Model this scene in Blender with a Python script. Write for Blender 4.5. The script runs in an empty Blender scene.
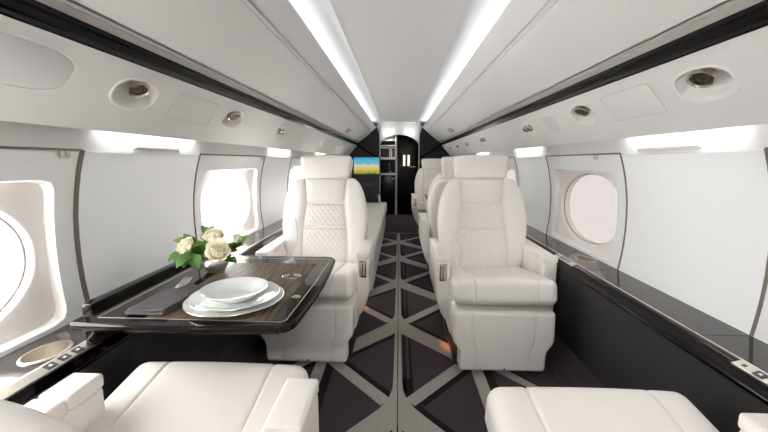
import bpy, bmesh, math, random
from mathutils import Vector, Matrix
random.seed(7)
PI = math.pi
scene = bpy.context.scene
COL = scene.collection

# ------------------------------------------------------------------ materials
def mat(name, col, rough=0.5, metal=0.0, bump=0.0, bscale=300.0, coat=0.0, var=0.0, vscale=8.0, spec=0.5, sheen=0.0, emit=None, estr=0.0, trans=0.0, ior=1.45, sss=0.0):
    m = bpy.data.materials.new(name); m.use_nodes = True
    nt = m.node_tree; b = nt.nodes['Principled BSDF']
    b.inputs['Base Color'].default_value = (*col, 1)
    b.inputs['Roughness'].default_value = rough
    b.inputs['Metallic'].default_value = metal
    b.inputs['Specular IOR Level'].default_value = spec
    b.inputs['Coat Weight'].default_value = coat
    b.inputs['Coat Roughness'].default_value = 0.05
    b.inputs['Sheen Weight'].default_value = sheen
    b.inputs['Transmission Weight'].default_value = trans
    b.inputs['IOR'].default_value = ior
    if sss:
        b.inputs['Subsurface Weight'].default_value = sss
        b.inputs['Subsurface Radius'].default_value = (0.01, 0.008, 0.005)
    if emit:
        b.inputs['Emission Color'].default_value = (*emit, 1)
        b.inputs['Emission Strength'].default_value = estr
    tc = nt.nodes.new('ShaderNodeTexCoord')
    if var:
        n = nt.nodes.new('ShaderNodeTexNoise'); n.inputs['Scale'].default_value = vscale
        n.inputs['Detail'].default_value = 4
        nt.links.new(tc.outputs['Object'], n.inputs['Vector'])
        mx = nt.nodes.new('ShaderNodeMix'); mx.data_type = 'RGBA'
        mx.inputs[6].default_value = (*[c * (1 - var) for c in col], 1)
        mx.inputs[7].default_value = (*[min(1, c * (1 + var)) for c in col], 1)
        nt.links.new(n.outputs['Fac'], mx.inputs[0])
        nt.links.new(mx.outputs[2], b.inputs['Base Color'])
    if bump:
        n2 = nt.nodes.new('ShaderNodeTexNoise'); n2.inputs['Scale'].default_value = bscale
        n2.inputs['Detail'].default_value = 3
        nt.links.new(tc.outputs['Object'], n2.inputs['Vector'])
        bp = nt.nodes.new('ShaderNodeBump'); bp.inputs['Strength'].default_value = bump
        bp.inputs['Distance'].default_value = 0.002
        nt.links.new(n2.outputs['Fac'], bp.inputs['Height'])
        nt.links.new(bp.outputs['Normal'], b.inputs['Normal'])
    return m

LEATHER = mat('ivory_leather', (.83, .80, .768), .47, bump=.12, bscale=350, var=.02)
LEATHER_SEAM = mat('seam_thread', (.42, .38, .34), .8)
SHADOWGAP = mat('gap_dark', (.05, .048, .045), .8)
PANEL = mat('headliner_panel', (.70, .692, .68), .55, bump=.05, bscale=500)
CEIL = mat('ceiling_fabric', (.66, .655, .65), .7, bump=.08, bscale=600)
SIDE = mat('sidewall_panel', (.86, .875, .88), .38, bump=.03, bscale=400)
WINP = mat('window_panel_paint', (.80, .81, .82), .35)
REVEAL = mat('window_reveal', (.80, .77, .745), .4)
GASKET = mat('grey_gasket', (.17, .15, .125), .6)
GLOSS = mat('espresso_gloss', (.0045, .003, .003), .07, var=.25, vscale=14, spec=.32)
LEDGE = mat('ledge_gloss', (.034, .030, .029), .10, var=.25, vscale=10, spec=.55)
RAILM = mat('rail_gloss', (.004, .003, .003), .14, spec=.18)
GREYTRIM = mat('grey_trim', (.45, .43, .41), .4)
DADO = mat('dado_leather', (.022, .021, .021), .62, bump=.1, bscale=250)
CHROME = mat('chrome', (.72, .69, .65), .15, metal=1)
NICKEL = mat('satin_nickel', (.62, .58, .52), .3, metal=1)
BRASS = mat('champagne_gold', (.52, .46, .36), .25, metal=1)
BRONZE = mat('aged_bronze', (.50, .45, .38), .2, metal=1)
INLAY = mat('inlay_silver', (.75, .72, .66), .28, metal=.8)
SEAL = mat('window_seal', (.34, .31, .29), .6)
BLACK = mat('black_plastic', (.012, .011, .011), .45)
BUTTON = mat('button_grey', (.05, .05, .052), .35)
DARKWALL = mat('bulkhead_veneer', (.006, .0045, .005), .5, var=.3, vscale=6)
DARKWOOD = mat('galley_veneer', (.005, .003, .003), .2, spec=.3, var=.3, vscale=6)
PORC = mat('porcelain', (.78, .81, .81), .08, coat=.5)
GOLDRIM = mat('gold_rim', (.72, .66, .52), .22, metal=.9)
NAP = mat('napkin_cloth', (.078, .070, .076), .85, bump=.35, bscale=500)
DARKMET = mat('dark_metal', (.10, .09, .08), .3, metal=.8)
STEEL = mat('cutlery_steel', (.80, .80, .80), .13, metal=1)
LEAFM = mat('leaf_green', (.13, .25, .035), .42, var=.45, vscale=30)
LEAFD = mat('leaf_dark_green', (.06, .15, .028), .42, var=.4, vscale=30)
ROSE = mat('rose_petal', (.92, .89, .76), .6, sss=.15)
STEMM = mat('rose_stem', (.10, .20, .05), .5)
PILLOWM = mat('pillow_cloth', (.035, .035, .038), .9, bump=.3, bscale=400)
GRILLE = mat('speaker_cloth', (.66, .665, .66), .85, bump=.9, bscale=900)
SIGNM = mat('sign_brown', (.22, .17, .15), .5)
SIGNT = mat('sign_pale', (.65, .55, .5), .5)
WHITEP = mat('white_plastic', (.78, .77, .76), .35)
def emis(name, col, s):
    m = bpy.data.materials.new(name); m.use_nodes = True
    nt = m.node_tree; nt.nodes.clear()
    o = nt.nodes.new('ShaderNodeOutputMaterial'); e = nt.nodes.new('ShaderNodeEmission')
    e.inputs[0].default_value = (*col, 1); e.inputs[1].default_value = s
    nt.links.new(e.outputs[0], o.inputs[0]); return m
COVE_S, WASH_S = 3.8, .5
COVE = emis('cove_led', (.90, .95, 1.0), COVE_S)
WASH = emis('wash_led', (1.0, .99, .97), WASH_S)
WASH_W = .30
WARM = emis('vanity_light', (1.0, .90, .72), .35)
SPOT = emis('vestibule_spot', (1.0, .97, .92), 2.0)
AMBER = emis('amber_floor_lamp', (1.0, .30, .06), 6.0)

def pane_mat(name, tint):
    m = bpy.data.materials.new(name); m.use_nodes = True
    nt = m.node_tree; nt.nodes.clear()
    o = nt.nodes.new('ShaderNodeOutputMaterial'); t = nt.nodes.new('ShaderNodeBsdfTransparent')
    t.inputs[0].default_value = (*tint, 1)
    g = nt.nodes.new('ShaderNodeBsdfGlossy'); g.inputs['Roughness'].default_value = .05
    mx = nt.nodes.new('ShaderNodeMixShader'); mx.inputs[0].default_value = .04
    nt.links.new(t.outputs[0], mx.inputs[1]); nt.links.new(g.outputs[0], mx.inputs[2])
    nt.links.new(mx.outputs[0], o.inputs[0]); return m
PANE_L = pane_mat('window_pane_clear', (.98, .97, .96))
PANE_R = pane_mat('window_pane_tinted', (.214, .205, .202))

def glass_mat():
    m = bpy.data.materials.new('crystal'); m.use_nodes = True
    nt = m.node_tree; nt.nodes.clear()
    o = nt.nodes.new('ShaderNodeOutputMaterial')
    t = nt.nodes.new('ShaderNodeBsdfTransparent'); t.inputs[0].default_value = (.93, .945, .95, 1)
    g = nt.nodes.new('ShaderNodeBsdfGlossy'); g.inputs['Roughness'].default_value = .02
    f = nt.nodes.new('ShaderNodeLayerWeight'); f.inputs['Blend'].default_value = .12
    mx = nt.nodes.new('ShaderNodeMixShader')
    ml = nt.nodes.new('ShaderNodeMath'); ml.operation = 'MULTIPLY'; ml.inputs[1].default_value = .55
    nt.links.new(f.outputs['Fresnel'], ml.inputs[0]); nt.links.new(ml.outputs[0], mx.inputs[0])
    nt.links.new(t.outputs[0], mx.inputs[1]); nt.links.new(g.outputs[0], mx.inputs[2])
    nt.links.new(mx.outputs[0], o.inputs[0]); return m
CRYSTAL = glass_mat()

def wood_mat():
    m = mat('table_wood', (.15, .11, .08), .33)
    nt = m.node_tree; b = nt.nodes['Principled BSDF']
    tc = nt.nodes.new('ShaderNodeTexCoord'); mp = nt.nodes.new('ShaderNodeMapping')
    mp.inputs['Scale'].default_value = (95, 7, 1)
    n = nt.nodes.new('ShaderNodeTexNoise'); n.inputs['Scale'].default_value = 1.0; n.inputs['Detail'].default_value = 5
    r = nt.nodes.new('ShaderNodeValToRGB')
    r.color_ramp.elements[0].position = .3; r.color_ramp.elements[0].color = (.026, .019, .014, 1)
    r.color_ramp.elements[1].position = .62; r.color_ramp.elements[1].color = (.17, .13, .095, 1)
    e = r.color_ramp.elements.new(.42); e.color = (.095, .071, .051, 1)
    nt.links.new(tc.outputs['Object'], mp.inputs[0]); nt.links.new(mp.outputs[0], n.inputs['Vector'])
    nt.links.new(n.outputs['Fac'], r.inputs[0]); nt.links.new(r.outputs[0], b.inputs['Base Color'])
    b.inputs['Specular IOR Level'].default_value = .08; b.inputs['Roughness'].default_value = .42
    return m
WOOD = wood_mat()

def carpet(name, col, var):
    m = mat(name, col, .95, bump=.8, bscale=420, sheen=0)
    nt = m.node_tree; b = nt.nodes['Principled BSDF']
    tc = nt.nodes.new('ShaderNodeTexCoord'); mp = nt.nodes.new('ShaderNodeMapping')
    mp.inputs['Scale'].default_value = (90, 260, 90)
    n = nt.nodes.new('ShaderNodeTexNoise'); n.inputs['Scale'].default_value = 1; n.inputs['Detail'].default_value = 2
    mx = nt.nodes.new('ShaderNodeMix'); mx.data_type = 'RGBA'
    mx.inputs[6].default_value = (*[c * (1 - var) for c in col], 1); mx.inputs[7].default_value = (*[c * (1 + var) for c in col], 1)
    nt.links.new(tc.outputs['Object'], mp.inputs[0]); nt.links.new(mp.outputs[0], n.inputs['Vector'])
    nt.links.new(n.outputs['Fac'], mx.inputs[0]); nt.links.new(mx.outputs[2], b.inputs['Base Color'])
    return m
CARP = carpet('carpet_plum', (.052, .040, .048), .6)
CARPG = carpet('carpet_grey_band', (.36, .345, .315), .4)
CARPB = carpet('carpet_black_line', (.005, .004, .005), .4)

def screen_mat():
    m = bpy.data.materials.new('screen_picture'); m.use_nodes = True
    nt = m.node_tree; nt.nodes.clear()
    o = nt.nodes.new('ShaderNodeOutputMaterial'); e = nt.nodes.new('ShaderNodeEmission')
    tc = nt.nodes.new('ShaderNodeTexCoord'); sp = nt.nodes.new('ShaderNodeSeparateXYZ')
    n = nt.nodes.new('ShaderNodeTexNoise'); n.inputs['Scale'].default_value = 9; n.inputs['Detail'].default_value = 4
    a = nt.nodes.new('ShaderNodeMath'); a.operation = 'MULTIPLY_ADD'; a.inputs[1].default_value = .5; a.inputs[2].default_value = -.25
    ad = nt.nodes.new('ShaderNodeMath'); ad.operation = 'ADD'
    r = nt.nodes.new('ShaderNodeValToRGB'); cr = r.color_ramp
    cr.elements[0].position = 0; cr.elements[0].color = (.10, .26, .06, 1)
    cr.elements[1].position = 1; cr.elements[1].color = (.05, .42, .66, 1)
    for p, c in ((.14, (.55, .50, .06)), (.3, (.80, .62, .12)), (.42, (.78, .66, .42)), (.55, (.75, .78, .68)), (.62, (.20, .60, .66)), (.8, (.12, .55, .72))):
        q = cr.elements.new(p); q.color = (*c, 1)
    nt.links.new(tc.outputs['Generated'], sp.inputs[0]); nt.links.new(tc.outputs['Generated'], n.inputs['Vector'])
    nt.links.new(n.outputs['Fac'], a.inputs[0]); nt.links.new(a.outputs[0], ad.inputs[0]); nt.links.new(sp.outputs['Z'], ad.inputs[1])
    nt.links.new(ad.outputs[0], r.inputs[0]); nt.links.new(r.outputs[0], e.inputs[0]); e.inputs[1].default_value = .2
    nt.links.new(e.outputs[0], o.inputs[0]); return m
SCREEN = screen_mat()

# ------------------------------------------------------------------ mesh helpers
class MB:
    def __init__(s): s.v = []; s.f = []; s.mi = []; s.cur = 0
    def add(s, verts, faces):
        o = len(s.v); s.v += [tuple(p) for p in verts]
        s.f += [tuple(i + o for i in f) for f in faces]; s.mi += [s.cur] * len(faces)
        return s
    def build(s, name, m, parent=None, smooth=True, angle=40, recalc=True, loc=None):
        me = bpy.data.meshes.new(name); me.from_pydata(s.v, [], s.f)
        mats = m if isinstance(m, (list, tuple)) else [m]
        for k in mats: me.materials.append(k)
        if len(mats) > 1: me.polygons.foreach_set('material_index', s.mi)
        if recalc:
            bm = bmesh.new(); bm.from_mesh(me); bmesh.ops.remove_doubles(bm, verts=bm.verts, dist=1e-6)
            bmesh.ops.recalc_face_normals(bm, faces=bm.faces); bm.to_mesh(me); bm.free()
        if smooth:
            me.polygons.foreach_set('use_smooth', [True] * len(me.polygons))
            try: me.set_sharp_from_angle(angle=math.radians(angle))
            except Exception: pass
        me.update()
        o = bpy.data.objects.new(name, me); COL.objects.link(o)
        if parent: o.parent = parent
        if loc: o.location = loc
        return o

def tag(o, label=None, cat=None, group=None, kind=None):
    if label: o['label'] = label
    if cat: o['category'] = cat
    if group: o['group'] = group
    if kind: o['kind'] = kind
    return o
def empty(name, loc=(0, 0, 0), label=None, cat=None, group=None, rz=0):
    o = bpy.data.objects.new(name, None); COL.objects.link(o); o.location = loc; o.rotation_euler = (0, 0, rz)
    o.empty_display_size = .05
    return tag(o, label, cat, group)
def copy_tree(o, parent=None):
    c = o.copy(); COL.objects.link(c); c.parent = parent
    for ch in list(o.children): copy_tree(ch, c)
    return c
def struct(o): o['kind'] = 'structure'; return o

def axis_list(h, r, extra, n=4):
    if r <= 0: base = [-h, h]
    else: base = [h - r + r * math.tan(PI / 4 * i / n) for i in range(n + 1)]; base = [-b for b in base] + base
    base += [e for e in extra if -(h - r) < e < (h - r)]
    return sorted(set(round(b, 6) for b in base))
def rbox(mb, c, size, r=.01, ex=(), ey=(), ez=(), deform=None, n=4):
    h = [s / 2 for s in size]; r = min(r, *h)
    L = [axis_list(h[0], r, ex, n), axis_list(h[1], r, ey, n), axis_list(h[2], r, ez, n)]
    idx = {}; vs = []; fs = []
    def vid(p):
        k = tuple(round(q, 6) for q in p)
        if k not in idx:
            inner = [max(-(h[i] - r), min(h[i] - r, p[i])) for i in range(3)]
            d = [p[i] - inner[i] for i in range(3)]; l = math.sqrt(sum(q * q for q in d))
            q = [inner[i] + (r * d[i] / l if l > 1e-9 else 0) for i in range(3)]
            if deform: q = deform(*q)
            idx[k] = len(vs); vs.append((q[0] + c[0], q[1] + c[1], q[2] + c[2]))
        return idx[k]
    for a in range(3):
        u, w = (a + 1) % 3, (a + 2) % 3
        for sg in (-1, 1):
            for i in range(len(L[u]) - 1):
                for j in range(len(L[w]) - 1):
                    ids = []
                    for (di, dj) in ((0, 0), (1, 0), (1, 1), (0, 1)):
                        p = [0, 0, 0]; p[a] = sg * h[a]; p[u] = L[u][i + di]; p[w] = L[w][j + dj]; ids.append(vid(p))
                    if len(set(ids)) >= 3: fs.append(tuple(dict.fromkeys(ids)))
    mb.add(vs, fs); return mb
def box(mb, x0, x1, y0, y1, z0, z1, r=0.0, **k):
    return rbox(mb, ((x0 + x1) / 2, (y0 + y1) / 2, (z0 + z1) / 2), (x1 - x0, y1 - y0, z1 - z0), r, n=2 if r < .012 else 4, **k)
def lin(a, b, n): return [a + (b - a) * i / (n - 1) for i in range(n)]
def prism_y(mb, pts, y0, y1, ny=1):
    n = len(pts); vs = []
    for k in range(ny + 1):
        y = y0 + (y1 - y0) * k / ny
        vs += [(p[0], y, p[1]) for p in pts]
    fs = []
    for k in range(ny):
        for i in range(n):
            j = (i + 1) % n; fs.append((k * n + i, k * n + j, (k + 1) * n + j, (k + 1) * n + i))
    fs.append(tuple(range(n))[::-1]); fs.append(tuple(ny * n + i for i in range(n)))
    return mb.add(vs, fs)
def lathe(mb, prof, c=(0, 0, 0), n=32, M=None, sx=1, sy=1):
    vs = []; fs = []; m = len(prof)
    for k in range(n):
        a = 2 * PI * k / n
        for (r, z) in prof:
            p = Vector((r * math.cos(a) * sx, r * math.sin(a) * sy, z))
            if M: p = M @ p
            vs.append((p[0] + c[0], p[1] + c[1], p[2] + c[2]))
    for k in range(n):
        k2 = (k + 1) % n
        for i in range(m - 1): fs.append((k * m + i, k2 * m + i, k2 * m + i + 1, k * m + i + 1))
    return mb.add(vs, fs)
def tube(mb, pts, r, n=8, closed=False, rads=None):
    pts = [Vector(p) for p in pts]; m = len(pts); vs = []; fs = []
    ref = Vector((0, 0, 1))
    prev = None
    for i, p in enumerate(pts):
        if closed: t = pts[(i + 1) % m] - pts[i - 1]
        else: t = pts[min(i + 1, m - 1)] - pts[max(i - 1, 0)]
        t.normalize()
        if prev is None:
            a = t.cross(ref)
            if a.length < .1: a = t.cross(Vector((1, 0, 0)))
        else: a = prev - t * prev.dot(t)
        a.normalize(); prev = a; b = t.cross(a)
        rr = rads[i] if rads else r
        for k in range(n):
            an = 2 * PI * k / n; q = p + a * (rr * math.cos(an)) + b * (rr * math.sin(an)); vs.append(tuple(q))
    for i in range(m if closed else m - 1):
        i2 = (i + 1) % m
        for k in range(n):
            k2 = (k + 1) % n; fs.append((i * n + k, i * n + k2, i2 * n + k2, i2 * n + k))
    if not closed: fs += [tuple(range(n))[::-1], tuple((m - 1) * n + k for k in range(n))]
    return mb.add(vs, fs)
def rings(mb, rs, cap=False):
    n = len(rs[0]); vs = [p for r in rs for p in r]; fs = []
    for i in range(len(rs) - 1):
        for k in range(n):
            k2 = (k + 1) % n; fs.append((i * n + k, i * n + k2, (i + 1) * n + k2, (i + 1) * n + k))
    if cap: fs.append(tuple((len(rs) - 1) * n + k for k in range(n)))
    return mb.add(vs, fs)
def pad(mb, xl, xr, z0, z1, y0, tmin, puff, nu=18, nv=18, p=5, pat=None, uniform=False, back=0.0):
    """puffy upholstered pad facing -Y between two outline functions"""
    def sp(i, n):
        u = -1 + 2 * i / n
        return u if uniform else math.sin(PI / 2 * u)
    F = []; B = []
    for j in range(nv + 1):
        b = sp(j, nv); z = z0 + (z1 - z0) * (b + 1) / 2
        for i in range(nu + 1):
            a = sp(i, nu); x = xl(z) + (xr(z) - xl(z)) * (a + 1) / 2
            e = math.sqrt(max(0, (1 - abs(a) ** p) * (1 - abs(b) ** p)))
            d = tmin + puff * e
            if pat: d += pat(x, z) * min(1, e * 2)
            F.append((x, y0 - d, z)); B.append((x, y0 + back, z))
    W = nu + 1; o = len(F); fs = []
    for j in range(nv):
        for i in range(nu):
            q = (j * W + i, j * W + i + 1, (j + 1) * W + i + 1, (j + 1) * W + i)
            fs.append(q); fs.append(tuple(o + k for k in q[::-1]))
    border = [i for i in range(W)] + [j * W + nu for j in range(1, nv + 1)] + [nv * W + i for i in range(nu - 1, -1, -1)] + [j * W for j in range(nv - 1, 0, -1)]
    for k in range(len(border)):
        a, b2 = border[k], border[(k + 1) % len(border)]
        fs.append((a, b2, o + b2, o + a))
    return mb.add(F + B, fs)
def interp(tab):
    def f(z):
        if z <= tab[0][0]: return tab[0][1]
        for (a, b), (c, d) in zip(tab, tab[1:]):
            if z <= c:
                t = (z - a) / (c - a); return b + (d - b) * t
        return tab[-1][1]
    return f
def smooth(t): t = max(0, min(1, t)); return t * t * (3 - 2 * t)

# ------------------------------------------------------------------ camera
f_px = 360.0; Hc = 1.10
th = math.atan(55 / 360); psi = math.atan(15 / 360 * math.cos(th))
F = Vector((-math.sin(psi) * math.cos(th), math.cos(psi) * math.cos(th), -math.sin(th)))
R = Vector((math.cos(psi), math.sin(psi), 0)); U = R.cross(F)
cam_d = bpy.data.cameras.new('camera'); cam = bpy.data.objects.new('camera', cam_d); COL.objects.link(cam)
cam_d.sensor_fit = 'HORIZONTAL'; cam_d.sensor_width = 36; cam_d.lens = 36 * f_px / 768; cam_d.clip_start = .01
m4 = Matrix((R, U, -F)).transposed().to_4x4(); m4.translation = (0, 0, Hc); cam.matrix_world = m4
scene.camera = cam

# ------------------------------------------------------------------ cabin shell
Y0, Y1 = -2.75, 7.0
wall_tab = [(.54, 1.066), (.60, 1.076), (.68, 1.085), (.76, 1.0885), (.84, 1.087), (.92, 1.081), (1.0, 1.068), (1.07, 1.051), (1.13, 1.031), (1.135, 1.029)]
xw = interp(wall_tab)
ZB, ZT = .545, 1.135
zs = lin(ZB, ZT, 17)
WINS_L = [(-2.55, -1.75), (-1.39, -.47), (.23, 1.147), (1.85, 2.77), (3.47, 4.39), (5.09, 6.0)]
WINS_R = [(-2.55, -1.75), (-1.40, -.50), (.17, 1.07), (1.743, 2.61), (3.31, 4.18), (4.88, 5.75)]
def gaps(w):
    out = []; y = Y0
    for a, b in w: out.append((y, a)); y = b
    out.append((y, Y1)); return out
for side, sg, wins in (('left', -1, WINS_L), ('right', 1, WINS_R)):
    mb = MB()
    for a, b in gaps(wins):
        prof = [(sg * xw(z), z) for z in zs] + [(sg * (xw(z) + .03), z) for z in zs[::-1]]
        prism_y(mb, prof, a + .004, b - .004)
    struct(mb.build('wall_' + side, SIDE))
    mb = MB()                                                   # dark lower wall
    dp = [(.872, .545), (.876, .40), (.881, .25), (.884, .145)]
    prism_y(mb, [(sg * x, z) for x, z in dp] + [(sg * (x + .03), z) for x, z in dp[::-1]], Y0, Y1)
    struct(mb.build('baseboard_' + side, DADO))

def rect_ring(yc, zc, hy, hz, fx, N=96, e=None):
    out = []
    for k in range(N):
        a = 2 * PI * k / N; c, s = math.cos(a), math.sin(a)
        if e is None: q = max(abs(c), abs(s)); y, z = hy * c / q, hz * s / q
        else:
            l = (abs(c) ** e + abs(s) ** e) ** (-1 / e); y, z = hy * c * l, hz * s * l
        out.append(fx(yc + y, zc + z))
    return out
wn = 0
for sg, wins in ((-1, WINS_L), (1, WINS_R)):
    for (a, b) in wins:
        wn += 1
        yc = (a + b) / 2; hy = (b - a) / 2; zc = (ZB + ZT) / 2; hz = (ZT - ZB) / 2
        zo = .817; ho = .229
        def surf(d): return lambda y, z: (sg * (xw(z) + d), y, z)
        # flat depth plane for the recessed plate
        def mix(r1, r2, t): return [tuple(p[i] * (1 - t) + q[i] * t for i in range(3)) for p, q in zip(r1, r2)]
        def onwall(r, d): return [(sg * (xw(p[2]) + d), p[1], p[2]) for p in r]
        outer = rect_ring(yc, zc, hy - .006, hz, surf(0))
        open_ = rect_ring(yc, zo, hy - .075, ho, surf(0), e=16)
        rs = [[(p[0] + sg * .03, p[1], p[2]) for p in outer], outer]
        for t in (.25, .5, .75): rs.append(onwall(mix(outer, open_, t), 0))
        rs += [open_, rect_ring(yc, zo, hy - .078, ho - .003, surf(.006), e=16)]
        mb = MB(); rings(mb, rs)
        fr = struct(mb.build('window_%d' % wn, WINP, angle=30))
        rec = rect_ring(yc, zo, hy - .080, ho - .005, surf(.03), e=14)
        ov = rect_ring(yc, .822, .345, .212, lambda y, z: (sg * (1.116), y, z), e=2.15)
        rs = [rect_ring(yc, zo, hy - .078, ho - .003, surf(.006), e=16), rec]
        for t in (.35, .7): rs.append(mix(rec, ov, t))
        rs += [ov]
        for (s_, dx) in ((.985, .003), (.972, .010), (.968, .020), (.968, .024), (.960, .024), (.957, .038), (.955, .055)):
            rs.append(rect_ring(yc, .822, .345 * s_, .212 * s_, lambda y, z, dx=dx: (sg * (1.116 + dx), y, z), e=2.15))
        mb = MB(); rings(mb, rs)
        mb.build('window_reveal', REVEAL, fr, angle=35)
        mb = MB()
        tube(mb, rect_ring(yc, .822, .330, .2022, lambda y, z: (sg * 1.139, y, z), e=2.15), .003, 6, closed=True)
        mb.build('window_seal', SEAL, fr)
        mb = MB(); pr = rect_ring(yc, .822, .345 * .957, .212 * .957, lambda y, z: (sg * 1.168, y, z), e=2.15)
        rings(mb, [pr, [(p[0] + sg * .004, p[1], p[2]) for p in pr]], cap=True); mb.add(pr, [tuple(range(len(pr)))])
        mb.build('window_pane', PANE_L if sg < 0 else PANE_R, fr)
        mb = MB()                                               # edge gaskets around the panel
        for yy in (a, b):
            pts = [(sg * (xw(z) - .002), yy, z) for z in zs]
            gw = .009 if (sg < 0 and yy == 1.147) else .0045
            gp = [[(p[0] + sg * .008, p[1] - gw, p[2]), (p[0] - sg * .001, p[1] - gw, p[2]), (p[0] - sg * .001, p[1] + gw, p[2]), (p[0] + sg * .008, p[1] + gw, p[2])] for p in pts]
            rings(mb, gp)
        tube(mb, [(sg * (xw(ZT) - .001), a, ZT), (sg * (xw(ZT) - .001), b, ZT)], .004, 6)
        mb.build('panel_gasket', GASKET, fr)
        mb = MB(); yl = b - .07 if sg < 0 else a + .20
        for dy in (-.009, .009): box(mb, sg * (xw(1.12) - .012) - .006, sg * (xw(1.12) - .012) + .006, yl + dy - .006, yl + dy + .006, 1.108, 1.132, .004)
        mb.build('shade_latch', NICKEL, fr)

# outer liner / ceiling shell
sh = [(1.030, 1.128), (1.022, 1.25), (.93, 1.40), (.80, 1.56), (.62, 1.74), (.57, 1.83), (.30, 1.835), (0, 1.84)]
inner = sh + [(-x, z) for x, z in sh[:-1][::-1]]
outer = [(x * 1.04, z + .03) for x, z in sh]; outer[0] = (1.075, 1.128)
outer = outer + [(-x, z) for x, z in outer[:-1][::-1]]
mb = MB(); prism_y(mb, inner + outer[::-1], Y0, 8.22)
# centre ceiling panel
cp = [(.31 * math.cos(PI * i / 12), 1.80 + .012 * math.sin(PI * i / 12)) for i in range(13)]
cp2 = [(-.31, 1.822), (.31, 1.822)]
prism_y(mb, cp + cp2, Y0, Y1)
struct(mb.build('ceiling', CEIL, angle=30))

PA, PB = Vector((.80, 1.396)), Vector((.97, 1.197)); PL = (PB - PA).length
def psu(sg, y, s, d=0.0):
    n = Vector((.199, .17)) / PL
    x = PA[0] + (PB[0] - PA[0]) * s + n[0] * d; z = PA[1] + (PB[1] - PA[1]) * s + n[1] * d
    return (sg * x, y, z)
VENTS = {-1: [1.20, 1.90], 1: [1.11, 1.79]}
EA, EB = .098, .055                                             # half-length / half-height of the air-nozzle cups
tn = 0
for sg in (-1, 1):
    side = 'left' if sg < 0 else 'right'
    # overhead panel: lip, gently bulged face with a groove
    face = []
    for i in range(21):
        t = .935 * i / 20; x = .44 + .335 * t; z = 1.725 - .275 * t; bl = -.010 * math.sin(PI * t)
        face.append((x + bl * .63 * -1 * -1, z + bl * .77))
    k = 6
    gx, gz = face[k]
    face[k:k + 1] = [(gx - .013, gz + .0107), (gx - .011, gz + .022), (gx - .003, gz + .016), (gx - .004, gz + .003), (gx + .004, gz - .0035), (gx + .006, gz + .004), (gx + .009, gz - .0065)]
    body = [(.443, 1.737)] + face + [(.762, 1.474), (.79, 1.50), (.60, 1.70), (.50, 1.742)]
    mb = MB(); prism_y(mb, [(sg * x, z) for x, z in body], Y0, Y1)
    tn += 1; struct(mb.build('trim_%d' % tn, PANEL, angle=25))
    # service panel with holes for the nozzles
    mb = MB(); cells = sorted(VENTS[sg]); y = Y0
    def quad(ya, yb):
        mb.add([psu(sg, ya, 0), psu(sg, yb, 0), psu(sg, yb, 1), psu(sg, ya, 1)], [(0, 1, 2, 3)])
    for yc in cells:
        quad(y, yc - .13)
        N = 64; r1 = []; r2 = []
        for q in range(N):
            a = 2 * PI * q / N; c, s = math.cos(a), math.sin(a); mx = max(abs(c), abs(s))
            sc = .40
            r1.append(psu(sg, yc + .13 * c / mx, .5 + .5 * s / mx))
            l = (abs(c) ** 2.4 + abs(s) ** 2.4) ** (-1 / 2.4)
            r2.append(psu(sg, yc + EA * c * l, sc + EB / PL * s * l))
        rings(mb, [r1, r2]); y = yc + .13
    quad(y, Y1)
    # lower lip and back
    for (p, q) in (((.97, 1.197), (.978, 1.200)), ((.978, 1.200), (.972, 1.212)), ((.972, 1.212), (.93, 1.27)), ((.93, 1.27), (.93, 1.39)), ((.80, 1.396), (.82, 1.41)), ((.82, 1.41), (.93, 1.39))):
        mb.add([(sg * p[0], Y0, p[1]), (sg * p[0], Y1, p[1]), (sg * q[0], Y1, q[1]), (sg * q[0], Y0, q[1])], [(0, 1, 2, 3)])
    tn += 1; struct(mb.build('trim_%d' % tn, PANEL, smooth=False))
    # grey rail and dark handrail
    mb = MB(); prism_y(mb, [(sg * x, z) for x, z in [(.7600, 1.4640), (.7605, 1.4610), (.7660, 1.4570), (.7662, 1.4590), (.7680, 1.4575), (.7682, 1.4555), (.7855, 1.4430), (.80, 1.45), (.79, 1.475)]], Y0, Y1)
    tn += 1; struct(mb.build('trim_%d' % tn, GREYTRIM))
    mb = MB(); prism_y(mb, [(sg * x, z) for x, z in [(.7865, 1.4395), (.787, 1.443), (.80, 1.45), (.82, 1.41), (.803, 1.392), (.7975, 1.395), (.797, 1.404), (.792, 1.409), (.790, 1.424), (.7855, 1.431)]], Y0, Y1)
    tn += 1; struct(mb.build('trim_%d' % tn, RAILM, angle=25))

# floor with woven pattern
mb = MB()
mb.add([(-.80, Y0, 0), (.80, Y0, 0), (.80, 8.2, 0), (-.80, 8.2, 0)], [(0, 1, 2, 3)])
for sg in (-1, 1):
    pr = [(sg * .80, 0), (sg * .835, .03), (sg * .865, .09), (sg * .890, .16), (sg * .93, .16), (sg * .93, -.03), (sg * .80, -.03)]
    prism_y(mb, pr, Y0, 8.2)
mb.add([(-.80, Y0, -.03), (.80, Y0, -.03), (.80, 8.2, -.03), (-.80, 8.2, -.03)], [(0, 1, 2, 3)])
YE = 5.46
def clip_add(pts, z, dx):
    pts = [(p[0] + dx, min(p[1], YE)) for p in pts]
    pts = [(max(-.79, min(.79, p[0])), p[1]) for p in pts]
    mb.add([(p[0], p[1], z) for p in pts], [tuple(range(len(pts)))])
def strip(cl, wd, z, dx):
    """ribbon along a centre line, as separate quads"""
    L = []
    for i, p in enumerate(cl):
        a = Vector(cl[max(i - 1, 0)]); b = Vector(cl[min(i + 1, len(cl) - 1)]); t = (b - a).normalized(); n = Vector((-t[1], t[0])) * wd / 2
        L.append((Vector(p) + n, Vector(p) - n))
    for (a, b), (c, d) in zip(L, L[1:]): clip_add([a, b, d, c], z, dx)
per = .845
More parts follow.
